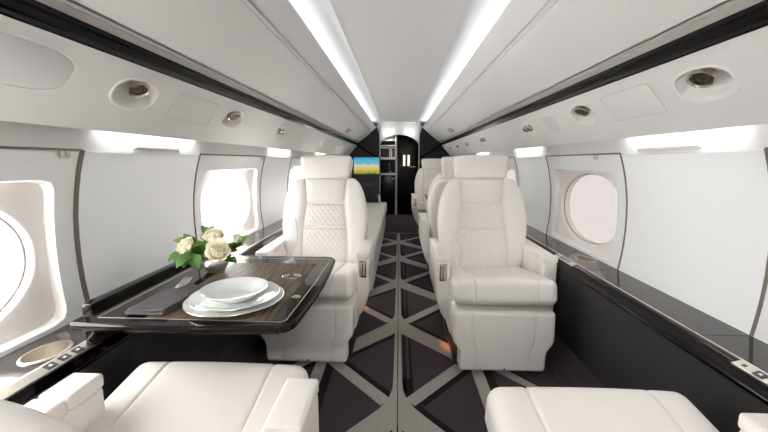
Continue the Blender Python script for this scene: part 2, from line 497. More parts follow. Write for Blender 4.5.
for layer, (mi, dx, zz) in enumerate(((2, .045, .0006), (1, 0, .0012))):
    mb.cur = mi
    for k in range(-3, 6):
        N_ = 1.36 + per * k
        if N_ + .1 > YE: continue
        for sx in (-1, 1):
            z = zz
            # flared lower arms, joined to the centre stripe by a curve
            up = [(.022, N_ + .34), (.025, N_ + .25), (.042, N_ + .18), (.08, N_ + .11), (.13, N_ + .05), (.22, N_ - .05), (.42, N_ - .27)]
            lo = [(.002, N_ + .34), (.002, N_ + .24), (.002, N_ + .12), (.002, N_ + .0), (.06, N_ - .065), (.16, N_ - .165), (.36, N_ - .37)]
            for i in range(len(up) - 1):
                clip_add([(sx * p[0], p[1]) for p in (up[i], up[i + 1], lo[i + 1], lo[i])], z, dx)
            # centre stripe on to the next knot
            if dx > 0:
                if sx > 0:
                    clip_add([(-.017, N_ + .2), (.002, N_ + .2), (.002, N_ + per - .01), (-.017, N_ + per - .01)], z, dx)
                    clip_add([(.018, N_ + .2), (.032, N_ + .2), (.032, N_ + per - .03), (.018, N_ + per - .03)], z, dx)
            else:
                clip_add([(sx * .003, N_ + .34), (sx * .022, N_ + .34), (sx * .020, N_ + per), (sx * .003, N_ + per)], z, dx)
            # upper arms
            strip([(sx * .055, N_ + .15), (sx * .22, N_ + .33), (sx * .43, N_ + .56)], .066, z + .0002, dx)
            strip([(sx * .42, N_ + .50), (sx * .42, N_ + .05)], .06, z + .0001, dx)
            strip([(sx * .43, N_ + .56), (sx * .80, N_ + .16)], .066, z, dx)
mb.cur = 1; clip_add([(-.8, YE - .03), (.8, YE - .03), (.8, YE), (-.8, YE)], .0016, 0)
struct(mb.build('floor', [CARP, CARPG, CARPB], recalc=False, smooth=False))

# rear wall behind the camera
mb = MB(); box(mb, -1.1, 1.1, Y0 - .04, Y0 + .005, -.05, 1.88)
struct(mb.build('wall_rear', PANEL))

# ------------------------------------------------------------------ lights in the coves
for sg, nm in ((-1, 'left'), (1, 'right')):
    mb = MB(); box(mb, sg * .515 - .008, sg * .515 + .008, Y0 + .05, Y1 - .06, 1.748, 1.756)
    tag(mb.build('cove_light_strip', COVE), 'white light strip glowing along the %s edge of the ceiling' % nm, 'light strip', 'ceiling cove lights')
ww = {-1: [(-.40, .16), (1.18, 1.82), (2.80, 3.44), (4.42, 5.06)], 1: [(-.43, .10), (1.10, 1.71), (2.64, 3.28), (4.21, 4.85)]}  # first span on each side is an added, unseen lamp brightening the cabin
wl = {-1: ['added left wall wash light beside the camera, out of view', 'left wall wash light above the plain panel behind the dining table', 'left wall wash light above the panel just beyond the second window', 'left wall wash light above the sofa, farthest along'],
      1: ['added right wall wash light beside the camera, out of view', 'right wall wash light above the broad plain panel in the foreground', 'right wall wash light above the panel behind the nearest right seat', 'right wall wash light farthest along, near the aft seat pair']}
for sg in (-1, 1):
    for (a, b), lb in zip(ww[sg], wl[sg]):
        r = empty('wash_light', (sg * .992, (a + b) / 2, 1.222), lb, 'light strip', 'sidewall wash lights')
        mb = MB(); box(mb, -.007, .007, (a - b) / 2, (b - a) / 2, -.004, .006, .002); mb.build('lens', WASH, r)
        ld = bpy.data.lights.new('wash_tube', 'AREA'); ld.shape = 'RECTANGLE'; ld.size = .012; ld.size_y = (b - a) * .9
        ld.energy = WASH_W * (b - a); ld.spread = math.radians(170); ld.color = (1, .995, .98)
        lo = bpy.data.objects.new('wash_tube', ld); COL.objects.link(lo); lo.parent = r; lo.location = (0, 0, -.006)
        lo.rotation_euler = (0, -sg * math.radians(14), 0)

for (x, y, lb) in ((-.25, -.95, 'added left fill downlight, unseen behind the camera'), (.25, -.95, 'added right fill downlight, unseen behind the camera')):  # added fill lamps out of view, aimed forward at the seat fronts
    r = empty('fill_downlight', (x, y, 1.811), lb, 'fill light', 'added fill downlights')
    mb = MB(); lathe(mb, [(.045, .004), (.05, -.002), (.045, -.006), (.036, -.003)], n=28); mb.build('bezel', CHROME, r)
    mb = MB(); lathe(mb, [(.036, -.003), (.0001, -.002)], n=28); mb.build('lens', SPOT, r)
    ld = bpy.data.lights.new('fill_downlight_bulb', 'SPOT'); ld.energy = 12.5; ld.spot_size = math.radians(62); ld.spot_blend = .6; ld.shadow_soft_size = .05; ld.color = (1, .98, .95)
    lo = bpy.data.objects.new('fill_downlight_bulb', ld); COL.objects.link(lo); lo.parent = r; lo.location = (0, 0, -.02); lo.rotation_euler = (math.radians(60), 0, 0)

# ------------------------------------------------------------------ overhead fixtures
NOZ = Matrix.Rotation(0, 4, 'X')
def nozzle_frame(sg, y, s, d):
    # nozzle axis points down and inwards
    p = Vector(psu(sg, y, s, d)); ax = Vector((sg * -.55, -.22, -1)).normalized()
    M = ax.to_track_quat('Z', 'Y').to_matrix().to_4x4()
    return p, M
def gasper(sg, yc, label):
    root = empty('air_nozzle', psu(sg, yc, .40), label, 'air vent', 'overhead air nozzles')
    o = Vector(root.location)
    def ring(ka, kb, d, ds=0):
        out = []
        for q in range(64):
            a = 2 * PI * q / 64; c, s = math.cos(a), math.sin(a); l = (abs(c) ** 2.4 + abs(s) ** 2.4) ** (-1 / 2.4)
            out.append(tuple(Vector(psu(sg, yc + ka * EA * c * l, .40 + ds + kb * EB / PL * s * l, d)) - o))
        return out
    mb = MB(); rings(mb, [ring(1.05, 1.07, .0), ring(1.03, 1.05, -.003), ring(.97, .95, -.003), ring(.94, .91, .001), ring(.9, .88, .012, -.01), ring(.80, .78, .030, -.03), ring(.62, .62, .044, -.05), ring(.3, .3, .050, -.06)], cap=True)
    mb.build('bezel_cup', WHITEP, root, angle=50)
    p, M = nozzle_frame(sg, yc - .005, .335, -.001); p -= o
    mb = MB(); lathe(mb, [(.020, -.02), (.034, -.018), (.036, -.004), (.034, .004), (.029, .006), (.026, .002), (.0255, -.004)], tuple(p), 32, M)
    mb.build('nozzle_ring', BRONZE, root)
    mb = MB(); lathe(mb, [(.0255, -.004), (.020, .000), (.012, -.001), (.007, .003), (.0001, .004)], tuple(p), 24, M)
    mb.build('nozzle_core', DARKMET, root)
gasper(-1, 1.20, 'large oval air nozzle above the dining table, nearest on the left')
gasper(-1, 1.90, 'smaller air nozzle above the second left window')
gasper(1, 1.11, 'large oval air nozzle, nearest on the right overhead')
gasper(1, 1.79, 'right air nozzle next to the small oval speaker')

def reading_light(sg, y, sc, label, name='reading_light', two=True):
    root = empty(name, psu(sg, y, .42), label, 'reading light', 'small overhead reading lights')
    o = Vector(root.location)
    def pt(dy, ds, d): return tuple(Vector(psu(sg, y + dy * sc, .42 + ds * sc, d)) - o)
    n = 40
    def rr(a, b, d): 
        out = []
        for q in range(n):
            t = 2 * PI * q / n; c, s = math.cos(t), math.sin(t); l = (abs(c) ** 4 + abs(s) ** 4) ** -.25
            out.append(pt(a * c * l, b * s * l, d))
        return out
    mb = MB(); rings(mb, [rr(.088, .22, .002), rr(.085, .21, -.004), rr(.080, .195, -.004), rr(.072, .16, -.001)], cap=True)
    mb.build('bezel', WHITEP, root)
    for dy in ((-.035, .035) if two else (0,)):
        mb = MB(); p = Vector(pt(dy, -.03, -.010)); ax = Vector((sg * -.6, -.25, -1)).normalized(); M = ax.to_track_quat('Z', 'Y').to_matrix().to_4x4()
        k = sc * (1 if two else 1.3)
        lathe(mb, [(.0001, -.02 * k), (.022 * k, -.02 * k), (.024 * k, .006 * k), (.020 * k, .012 * k), (.016 * k, .008 * k), (.015 * k, -.002), (.0001, -.002)], tuple(p), 20, M)
        ey = mb.build('lamp_eyeball', BRONZE, root)
        mb = MB(); lathe(mb, [(.0001, .0095 * k), (.0165 * k, .0085 * k)], tuple(p), 20, M); mb.build('lamp_lens', DARKMET, ey)
for sg, y, two, lb in ((-1, 2.64, True, 'twin reading light over the left club seat facing aft'), (-1, 4.2, False, 'left reading light above the near end of the sofa'),
                       (-1, 5.26, False, 'left reading light above the middle of the sofa'), (-1, 6.25, False, 'left reading light nearest the screen'),
                       (1, 2.50, True, 'twin reading light beside the small oval speaker on the right'), (1, 3.81, True, 'right reading light above the back-to-back seat'),
                       (1, 4.67, False, 'right reading light midway towards the aft bulkhead'), (1, 5.41, False, 'right reading light over the aft-most right seat'), (1, 6.14, False, 'right reading light nearest the dark bulkhead')):
    reading_light(sg, y, 1.0 if two else .85, lb, two=two)

def plate(name, sg, y, sc, a, b, e, m, label, cat, d=-.002, rim=None, rr_=.003):
    root_m = MB(); o = Vector(psu(sg, y, sc))
    def rr(k, dd):
        out = []
        for q in range(64):
            t = 2 * PI * q / 64; c, s = math.cos(t), math.sin(t); l = (abs(c) ** e + abs(s) ** e) ** (-1 / e)
            out.append(tuple(Vector(psu(sg, y + (a - k) * c * l, sc + (b - k) / PL * s * l, dd)) - o))
        return out
    rings(root_m, [rr(0, .002), rr(0, d), rr(.002, d - .0008)], cap=True)
    ob = root_m.build(name, m); ob.location = o; tag(ob, label, cat)
    if rim:
        mb = MB(); tube(mb, rr(-rr_, -.0005), rr_, 6, closed=True); mb.build('rim', rim, ob)
    return ob
plate('speaker_grille', -1, .785, .38, .170, .060, 3.2, GRILLE, 'large oblong grey speaker grille overhead at the far left', 'speaker', rim=WHITEP)
plate('speaker_grille', 1, 2.165, .45, .080, .066, 2.6, GRILLE, 'small oval speaker grille on the right overhead panel', 'speaker', rim=WHITEP)
GAPM = mat('panel_gap', (.56, .55, .54), .7)
plate('access_panel', -1, 1.55, .42, .15, .058, 18, PANEL, 'rectangular access panel overhead between the two left air nozzles', 'access panel', d=-.0012, rim=GAPM, rr_=.0013)
plate('access_panel', 1, 1.445, .42, .145, .060, 18, PANEL, 'rectangular access panel overhead between the two right air nozzles', 'access panel', d=-.0012, rim=GAPM, rr_=.0013)

def wall_grille(sg, ya, yb, label):
    root = empty('air_grille', (sg * 1.0265, (ya + yb) / 2, 1.165), label, 'air vent', 'sidewall air grilles')
    L = yb - ya
    mb = MB(); box(mb, min(-sg * .004, sg * .004), max(-sg * .004, sg * .004), -L / 2, L / 2, -.02, .02, .003); mb.build('grille_frame', WHITEP, root)
    mb = MB()
    for z in (-.009, 0.0, .009): box(mb, -sg * .007 - .002, -sg * .007 + .002, -L / 2 + .01, L / 2 - .01, z - .0028, z + .0028, .001)
    mb.build('grille_slats', WHITEP, root)
wall_grille(-1, 1.38, 1.67, 'slotted air grille above the plain left wall panel')
wall_grille(1, 1.29, 1.62, 'slotted air grille above the plain right wall panel')
for sg, lb in ((-1, 'small brown notice plate on the left ceiling panel near the screen'), (1, 'small brown notice plate on the right ceiling panel near the bulkhead')):
    t = .765; x = .44 + .335 * t; z = 1.725 - .275 * t - .008
    tdir = Vector((sg * .335, 0, -.275)).normalized(); nrm = Vector((-sg * .275, 0, -.335)).normalized()
    root = empty('notice_plate', (sg * x, 5.0, z), lb, 'sign', 'ceiling notice plates')
    def slab(mb, ha, y0, y1, th, sh=0):
        vs = []
        for d in (-.004, th):
            for (u, y) in ((-ha + sh, y0), (ha + sh, y0), (ha + sh, y1), (-ha + sh, y1)): vs.append(tuple(tdir * u + Vector((0, y, 0)) + nrm * d))
        mb.add(vs, [(0, 1, 2, 3), (4, 5, 6, 7), (0, 1, 5, 4), (1, 2, 6, 5), (2, 3, 7, 6), (3, 0, 4, 7)])
    mb = MB(); slab(mb, .035, -.15, .15, .004); mb.build('plate', SIGNM, root)
    mb = MB(); slab(mb, .008, -.11, .11, .0055, -.014); slab(mb, .008, -.09, .09, .0055, .014); mb.build('marking', SIGNT, root)

# ------------------------------------------------------------------ side ledges
def side_ledge(sg, label, cx_, cy):
    root = empty('side_ledge', (sg * .97, 3.0, .545), label, 'ledge')
    def P(x, z): return (sg * (x - .97), z - .545)
    mb = MB()
    def LP(x, y, z=.575): return (sg * (x - .97), y - 3.0, z - .545)
    a, b = .062, .046; y = Y0
    for q in range(2):
        ya, yb = (Y0, cy - .1) if q == 0 else (cy + .1, Y1)
        mb.add([LP(.908, ya), LP(1.078, ya), LP(1.078, yb), LP(.908, yb)], [(0, 1, 2, 3)])
    r1 = []; r2 = []
    xc_, hx = (.908 + 1.078) / 2, (1.078 - .908) / 2
    for k in range(64):
        an = 2 * PI * k / 64; c, s_ = math.cos(an), math.sin(an); m = max(abs(c), abs(s_))
        r1.append(LP(xc_ + hx * c / m, cy + .1 * s_ / m)); r2.append(LP(cx_ + b * c, cy + a * s_))
    rings(mb, [r1, r2])
    mb.add([LP(.908, Y0), LP(.908, Y1), LP(.908, Y1, .540), LP(.908, Y0, .540)], [(0, 1, 2, 3)])
    mb.build('ledge_top', LEDGE, root, smooth=False)
    mb = MB(); prism_y(mb, [P(*p) for p in [(.9215, .5752), (.9215, .5765), (.9165, .5765), (.9165, .5752)]], Y0 - 3.0, Y1 - 3.0); mb.build('inlay_strip', INLAY, root)
    mb = MB()
    nose = [(.908, .574), (.900, .572), (.890, .565), (.883, .556), (.868, .550), (.864, .542), (.868, .532), (.88, .528), (.908, .535)]
    prism_y(mb, [P(*p) for p in nose], Y0 - 3.0, Y1 - 3.0); mb.build('ledge_nose', GLOSS, root, angle=50)
    return root
def cup_holder(root, x, y, a=.062, b=.045):
    o = Vector(root.location)
    mb = MB(); c = Vector((x, y, .575)) - o
    lathe(mb, [(b * .90, -.012), (b * .92, .0035), (b * 1.0, .0045), (b * 1.06, .003), (b * 1.08, .0005), (b * 1.0, -.004)], tuple(c), 40, None, 1, a / b)
    ob = mb.build('cup_holder_rim', NICKEL, root)
    mb = MB(); lathe(mb, [(b * .915, .002), (b * .90, -.045), (b * .82, -.058), (.0001, -.060)], tuple(c), 40, None, 1, a / b)
    mb.build('cup_holder_bowl', NICKEL, ob)
def control_strip(root, sg, y0, y1, nb):
    o = Vector(root.location); x0, z0 = .898, .578; tilt = .32
    d = Vector((sg * -math.cos(tilt), 0, -math.sin(tilt))); n = Vector((sg * -math.sin(tilt), 0, math.cos(tilt)))
    c = Vector((sg * .900, 0, .5725))
    def slab(mb, u0, u1, ya, yb, h0, h1):
        vs = []
        for h in (h0, h1):
            for (u, y) in ((u0, ya), (u1, ya), (u1, yb), (u0, yb)): vs.append(tuple(c + d * u + n * h + Vector((0, y, 0)) - o))
        mb.add(vs, [(0, 1, 2, 3), (4, 5, 6, 7), (0, 1, 5, 4), (1, 2, 6, 5), (2, 3, 7, 6), (3, 0, 4, 7)])
    mb = MB(); slab(mb, -.013, .015, y0, y1, -.004, .003); pl = mb.build('control_panel', NICKEL, root, smooth=False)
    pl['label'] = 'silver switch plate set in the ledge edge'
    for i in range(nb):
        yb = y1 - .052 - .040 * i; ya = yb - .026
        mb = MB(); slab(mb, -.009, .010, ya, yb, .0028, .005); bt = mb.build('switch_button', BUTTON, pl, smooth=False)
        mb = MB(); slab(mb, -.003, .003, ya + .009, ya + .017, .0049, .0055); mb.build('button_mark', WHITEP, bt, smooth=False)
    mb = MB(); slab(mb, -.004, .005, y1 - .028, y1 - .018, .0028, .004); mb.build('jack_socket', BUTTON, pl, smooth=False)
LL = side_ledge(-1, 'dark gloss side ledge running along the left wall', .973, .89)
LR = side_ledge(1, 'dark gloss side ledge running along the right wall', 1.01, 1.93)
cup_holder(LL, -.973, .89, .062, .046); cup_holder(LR, 1.01, 1.93, .062, .046)
control_strip(LL, -1, .68, .972, 3); control_strip(LR, 1, .68, .925, 3); control_strip(LR, 1, 1.82, 2.03, 3)
# panel joints in the ledge
for root, sg, ys in ((LL, -1, (1.147, 1.85, 2.77)), (LR, 1, (1.07, 1.743, 2.61))):
    for y in ys:
        mb = MB(); xa, xb = sorted((sg * .925 - root.location.x, sg * 1.07 - root.location.x))
        box(mb, xa, xb, y - 3.0 - .002, y - 3.0 + .002, .0297, .0305); mb.build('ledge_joint', BLACK, root, smooth=False)
# small socket on right dado
t = empty('wall_socket', (.872, 2.02, .40), 'small white socket on the dark lower wall beside the right club seat', 'socket')
mb = MB(); box(mb, -.004, .004, -.02, .02, -.022, .022, .003); mb.build('socket_plate', WHITEP, t)
mb = MB(); box(mb, -.006, -.003, -.008, .008, -.01, .008, .001); mb.build('socket_hole', BUTTON, t)

# ------------------------------------------------------------------ club seats
def groove(x, xs, w=.004, d=.005): return sum(-d * math.exp(-((x - q) / w) ** 2) for q in xs)
def seam_extra(xs): return [q + k for q in xs for k in (-.012, -.006, -.003, 0, .003, .006, .012)]
def make_seat(name, s, label, group, recline=12.0, ext=0.0, aisle_drop=0.0):
    """faces -Y, local y=0 is the front; s = side of the aisle arm (-1 = -x)"""
    root = empty(name, (0, 0, 0), label, 'seat', group)
    mb = MB(); box(mb, -.19, .19, .14, .56, .0, .20, .02); box(mb, -.23, .23, .10, .62, .0, .03, .01)
    mb.build('pedestal', BLACK, root)
    mb = MB(); box(mb, -.262, .262, .085, .64, .17, .375, .03); mb.build('seat_frame', LEATHER, root)
    # leg rest
    sx = [-.155, .155]
    def dl(x, y, z):
        k = .86 + .14 * smooth((z + .06) / .07)
        y += groove(x, sx, .004, .004) * (-1 if y < 0 else 0)
        y += -.008 * math.cos(z / .165 * PI / 2) * (1 if y < 0 else 0)
        return (x * k, y, z)
    mb = MB(); rbox(mb, (0, .045, .19), (.51, .09, .325), .022, ex=seam_extra(sx) + lin(-.22, .22, 12), ez=lin(-.14, .14, 16), deform=dl); lr = mb.build('leg_rest', LEATHER, root, angle=60)
    mb = MB(); lathe(mb, [(.0001, -.003), (.005, -.003), (.006, 0), (.006, .01)], (0, 0, 0), 16, Matrix.Rotation(-PI / 2, 4, 'X')); mb.build('snap_button', BUTTON, lr, loc=(.01, .0, .045))
    # seat cushion, with lengthwise seams
    def dc(x, y, z):
        top = 1 if z > .0 else 0
        hz = .062
        z += top * (.010 * (1 - (x / .26) ** 2) * (1 - (y / .34) ** 4) + groove(x, sx, .004, .005))
        if y < -.2: y += -groove(x, sx, .004, .004)
        return (x, y, z)
    L = .52
    mb = MB(); rbox(mb, (0, L / 2, 0), (.515, L, .13), .04, ex=seam_extra(sx) + lin(-.2, .2, 11), ey=lin(-.22, .22, 14), ez=(0,), deform=dc)
    cu = mb.build('seat_cushion', LEATHER, root, angle=60); cu.location = (0, -.012, .455); cu.rotation_euler = (math.radians(-9), 0, 0)
    # arms
    for sd in (-1, 1):
        ais = sd == s
        w = .075; xc = sd * (.251 + w / 2)
        dz = -aisle_drop if ais else 0
        def da(x, y, z, ais=ais, sd=sd):
            t = max(0, -(z - .02) / .19)                         # lower part
            if ais:
                x -= sd * .055 * t ** 1.8
                y += (.06 * t ** 1.6 if y < 0 else 0)
            else: y += (.015 * t if y < 0 else 0)
            return (x, y, z)
        mb = MB(); rbox(mb, (xc, .43, .37 + dz), (w, .48, .37), .012, ey=lin(-.2, .2, 6), ez=lin(-.15, .15, 10), deform=da)
        arm = mb.build('arm', LEATHER, root, angle=50)
        sp_ = .355 if ais else .285
        for (ya, yb) in ((.188, sp_ - .0015), (sp_ + .0015, .67)):
            mb = MB(); box(mb, xc - w / 2 - .0015, xc + w / 2 + .0015, ya, yb, .552 + dz, .588 + dz, .009, ex=lin(-w * .2, w * .2, 3)); mb.build('arm_pad', LEATHER, arm, angle=60)
        if ais:
            mb = MB(); box(mb, xc - .020, xc + .020, .184, .197, .445 + dz, .545 + dz, .005); cpn = mb.build('control_panel', BRASS, arm)
            cpn['label'] = 'metal seat control plate on the arm front'
            for q in (-.008, .008):
                mb = MB(); box(mb, xc + q - .0055, xc + q + .0055, .180, .186, .457 + dz, .533 + dz, .002); mb.build('control_lever', NICKEL if q < 0 else GREYTRIM, cpn)
    # backrest (object origin on the hinge)
    hinge = (0, .52, .42)
    w_tab = [(0, .235), (.06, .25), (.15, .268), (.25, .279), (.34, .279), (.42, .268), (.48, .252), (.52, .236), (.545, .222), (.565, .205), (.58, .18)]
    wf = interp(w_tab)
    in_tab = [(0, .150), (.20, .150), (.25, .146), (.405, .123), (.58, .140)]
    inf = interp(in_tab)
    mb = MB()
    pad(mb, lambda z: -wf(z), lambda z: wf(z), -.02, .575, .02, .012, .018, 24, 24, back=.02)
    def db(x, y, z): return (x * wf(max(0, z + .28)) / .28, y, z)
    rbox(mb, (0, .075, .275), (.55, .10, .59), .04, ez=lin(-.24, .24, 16), ex=lin(-.2, .2, 6), deform=db)
    back = mb.build('backrest', LEATHER, root, angle=60); back.location = hinge; back.rotation_euler = (math.radians(-recline), 0, 0)
    for sd in (-1, 1):
        mb = MB()
        if sd < 0: pad(mb, lambda z: -wf(z) - .004, lambda z: -inf(z) - .002, -.01, .578, .015, .014, .036, 20, 34, p=4)
        else: pad(mb, lambda z: inf(z) + .002, lambda z: wf(z) + .004, -.01, .578, .015, .014, .036, 20, 34, p=4)
        mb.build('bolster', LEATHER, back, angle=70)
    mb = MB(); pad(mb, lambda z: -inf(z) + .002, lambda z: inf(z) - .002, .410, .578, .015, .016, .030, 20, 16, p=6); mb.build('shoulder_pad', LEATHER, back, angle=70)
    def q(x, z):
        u = (x / .034 + z / .044) ; v = (x / .034 - z / .044)
        return .0065 * (min(abs(math.sin(PI * u / 1)), abs(math.sin(PI * v / 1)))) ** .6 - .003
    for (a, b) in ((.250, .405), (-.005, .245)):
        mb = MB(); pad(mb, lambda z: -inf(z) + .002, lambda z: inf(z) - .002, a, b, .015, .014, .030, 90, 60 if b > .3 else 84, p=10, pat=q, uniform=True)
        mb.build('quilted_panel', LEATHER, back, angle=80)
    # headrest
    def dh(x, y, z):
        return (x * (1 + .06 * z / .09), y + .10 * x * x * 0 + (-.012 * math.cos(z / .09 * PI / 2) * math.cos(x / .17 * PI / 2) if y < 0 else 0), z + (.006 * math.cos(x / .17 * PI / 2) if z > .05 else 0))
    mb = MB(); rbox(mb, (0, .03, .652), (.335, .11, .152), .024, ex=lin(-.13, .13, 8), ez=lin(-.05, .05, 6), deform=dh); hr = mb.build('headrest', LEATHER, back, angle=60)
    mb = MB(); box(mb, -.12, .12, .01, .07, .56, .60, .01); mb.build('headrest_post', LEATHER, hr)
    return root
SR = make_seat('club_seat', -1, 'ivory club seat on the right facing the camera, nearest and fully in view', 'ivory club seats')
SR.location = (.535, 1.73, 0)
SL = make_seat('club_seat', 1, 'ivory club seat on the left facing the camera, beyond the dining table', 'ivory club seats')
SL.location = (-.490, 1.775, 0)
S2 = copy_tree(SL); S2.location = (.53, 3.76, 0); S2.rotation_euler = (0, 0, PI); S2['label'] = 'ivory club seat turned away, back to back behind the nearest right seat'
S3 = copy_tree(SR); S3.location = (.53, 5.12, 0); S3['label'] = 'small distant ivory club seat on the right beside the dark bulkhead'
FL = make_seat('club_seat', -1, 'cropped ivory seat in the lower left foreground beside the cup holder', 'ivory club seats', recline=25.4)
FL.location = (-.515, .975, 0); FL.rotation_euler = (0, 0, PI)
for ch in FL.children:
    if ch.name.startswith('arm') and ch.data.vertices[0].co.x > 0: ch.location.x = -.045
def stitch_mat():
    m = mat('stitched_leather', (.84, .81, .78), .5); nt = m.node_tree; b = nt.nodes['Principled BSDF']
    tc = nt.nodes.new('ShaderNodeTexCoord'); w = nt.nodes.new('ShaderNodeTexWave'); w.bands_direction = 'Z'; w.inputs['Scale'].default_value = 38
    r = nt.nodes.new('ShaderNodeValToRGB'); r.color_ramp.elements[0].position = .45; r.color_ramp.elements[0].color = (.84, .81, .78, 1)
    r.color_ramp.elements[1].position = .55; r.color_ramp.elements[1].color = (.42, .39, .36, 1)
    nt.links.new(tc.outputs['Object'], w.inputs['Vector']); nt.links.new(w.outputs['Fac'], r.inputs[0]); nt.links.new(r.outputs[0], b.inputs['Base Color']); return m
STITCH = stitch_mat()
wt = interp([(0, .235), (.06, .25), (.15, .268), (.25, .279), (.34, .279), (.42, .268), (.48, .252), (.52, .236), (.545, .222), (.565, .205), (.58, .18)])
it = interp([(0, .150), (.20, .150), (.25, .146), (.405, .123), (.58, .140)])
for bk in FL.children:
    if bk.name.startswith('backrest'):
        for a in (-.15, .02):
            pts = []
            for i in range(30):
                z = .10 + .455 * i / 29; b_ = -1 + 2 * (z + .01) / .588
                x = -wt(z) + (wt(z) - it(z)) * (a + 1) / 2
                e = math.sqrt(max(0, (1 - abs(a) ** 4) * (1 - abs(b_) ** 4)))
                pts.append((x, .015 - .014 - .036 * e - .0002, z))
            mb = MB(); tube(mb, pts, .0016, 6); mb.build('stitch_line', STITCH, bk)
FR = make_seat('club_seat', 1, 'cropped ivory seat in the lower right foreground, only its cushion showing', 'ivory club seats', recline=62, aisle_drop=.16)
FR.location = (.49, .895, 0); FR.rotation_euler = (0, 0, PI)
for ch in FR.children:
    if ch.name.startswith('arm') and ch.data.vertices[0].co.x < 0: ch.location.x = .035

# amber courtesy lamps at the seat bases
for x, y, lb in ((.27, 2.06, 'amber floor lamp glowing at the base of the right club seat'), (-.235, 2.62, 'amber floor lamp glowing beyond the base of the left club seat')):
    sgn = 1 if x > 0 else -1
    r = empty('floor_lamp', (x, y, .235), lb, 'lamp', 'amber courtesy lamps')
    mb = MB(); box(mb, -.012, .012, -.02, .02, -.01, .012, .004); mb.build('lamp_body', NICKEL, r)
    mb = MB(); box(mb, -sgn * .011 - .004, -sgn * .011 + .004, -.016, .016, -.014, .006, .003); mb.build('lamp_lens', AMBER, r)
    ld = bpy.data.lights.new('courtesy_bulb', 'SPOT'); ld.energy = 2.0; ld.color = (1, .28, .06); ld.spot_size = math.radians(80); ld.spot_blend = .8; ld.shadow_soft_size = .01
    lo = bpy.data.objects.new('courtesy_bulb', ld); COL.objects.link(lo); lo.parent = r
    lo.location = (-sgn * .02, 0, -.005); lo.rotation_euler = (0, -sgn * math.radians(38) * -1 * -1, 0)

# ------------------------------------------------------------------ sofa on the left
sf = empty('sofa', (-.53, 4.25, 0), 'long ivory side-facing sofa along the left wall', 'sofa')
mb = MB(); box(mb, -.27, .325, -1.48, 1.48, .06, .30, .02); mb.build('sofa_base', LEATHER, sf)
mb = MB(); box(mb, -.25, .27, -1.40, 1.40, .0, .07, .005); mb.build('plinth', BLACK, sf)
for i in range(3):
    y0 = -1.47 + i * .98
    mb = MB(); box(mb, -.2, .345, y0 + .002, y0 + .976, .305, .455, .035, ex=lin(-.2, .2, 5), ey=lin(-.4, .4, 7)); mb.build('seat_cushion', LEATHER, sf, angle=60)
    mb = MB(); box(mb, -.24, -.03, y0 + .01, y0 + .97, .40, .80, .05, deform=lambda x, y, z: (x - .12 * (z + .2) / .4, y, z)); mb.build('back_cushion', LEATHER, sf, angle=60)
for yy in (1.48,):
    mb = MB(); box(mb, -.28, .22, yy - .02, yy + .12, .08, .565, .03); mb.build('sofa_arm', LEATHER, sf)
def cushion(name, c, sz, rot, label):
    mb = MB()
    n = 14; vs = []; fs = []
    for side in (1, -1):
        for j in range(n + 1):
            for i in range(n + 1):
                u = -1 + 2 * i / n; v = -1 + 2 * j / n
                e = math.sqrt(max(0, (1 - u ** 4) * (1 - v ** 4))); k = 1 - .06 * (1 - abs(u * v))
                vs.append((u * sz * k, side * .075 * e, v * sz * k))
    W = n + 1
    for s_ in (0, 1):
        for j in range(n):
            for i in range(n):
                q = [s_ * W * W + a for a in (j * W + i, j * W + i + 1, (j + 1) * W + i + 1, (j + 1) * W + i)]; fs.append(tuple(q))
    mb.add(vs, fs); o = mb.build(name, PILLOWM, angle=80); o.location = c; o.rotation_euler = rot
    return tag(o, label, 'pillow')
cushion('throw_pillow', (-.47, 5.42, .630), .165, (math.radians(-20), 0, math.radians(20)), 'dark grey throw pillow leaning at the far end of the sofa')

# ------------------------------------------------------------------ dining table
tb = empty('fold_out_table', (-.57, 1.2, .65), 'dark gloss fold-out dining table set for one, with wood inlay', 'table')
TO = Vector(tb.location)
def tpt(x, y, z=.68): return (x - TO.x, y - TO.y, z - TO.z)
def outline(inset=0.0):
    # clockwise from wall side near: gently bowed edges, rounded inner corners
    x0, x1 = -.864 + inset * 0, -.272 - inset; ya, yb = .858 + inset, 1.545 - inset; r = max(.05 - inset * .5, .01)
    pts = [(x0, ya)]
    for i in range(9): pts.append((x0 + (x1 - r - x0) * (i + 1) / 10, ya - .012 * math.sin(PI * (i + 1) / 10)))
    for i in range(9):
        a = -PI / 2 + PI / 2 * i / 8; pts.append((x1 - r + r * math.cos(a), ya + r + r * math.sin(a)))
    for i in range(5): pts.append((x1 + .012 * math.sin(PI * (i + 1) / 6), ya + r + (yb - ya - 2 * r) * (i + 1) / 6))
    for i in range(9):
        a = PI / 2 * i / 8; pts.append((x1 - r + r * math.cos(a), yb - r + r * math.sin(a)))
    pts += [(x0, yb)]
    return pts
def slab_rings(mb, ins):
    rings(mb, [[tpt(x, y, z) for x, y in outline(i)] for i, z in ins], cap=True)
    mb.add([tpt(x, y, ins[0][1]) for x, y in outline(ins[0][0])], [tuple(range(len(outline(0))))])
mb = MB(); slab_rings(mb, [(.020, .653), (.008, .6545), (.002, .659), (.0, .666), (.001, .674), (.003, .6785), (.005, .68)])
tt = mb.build('table_top', GLOSS, tb, angle=30)
mb = MB()                                                        # silver line, slightly proud
il = [(-.815, .893), (-.31, .885), (-.298, .897), (-.290, 1.20), (-.293, 1.492), (-.305, 1.503), (-.815, 1.503)]
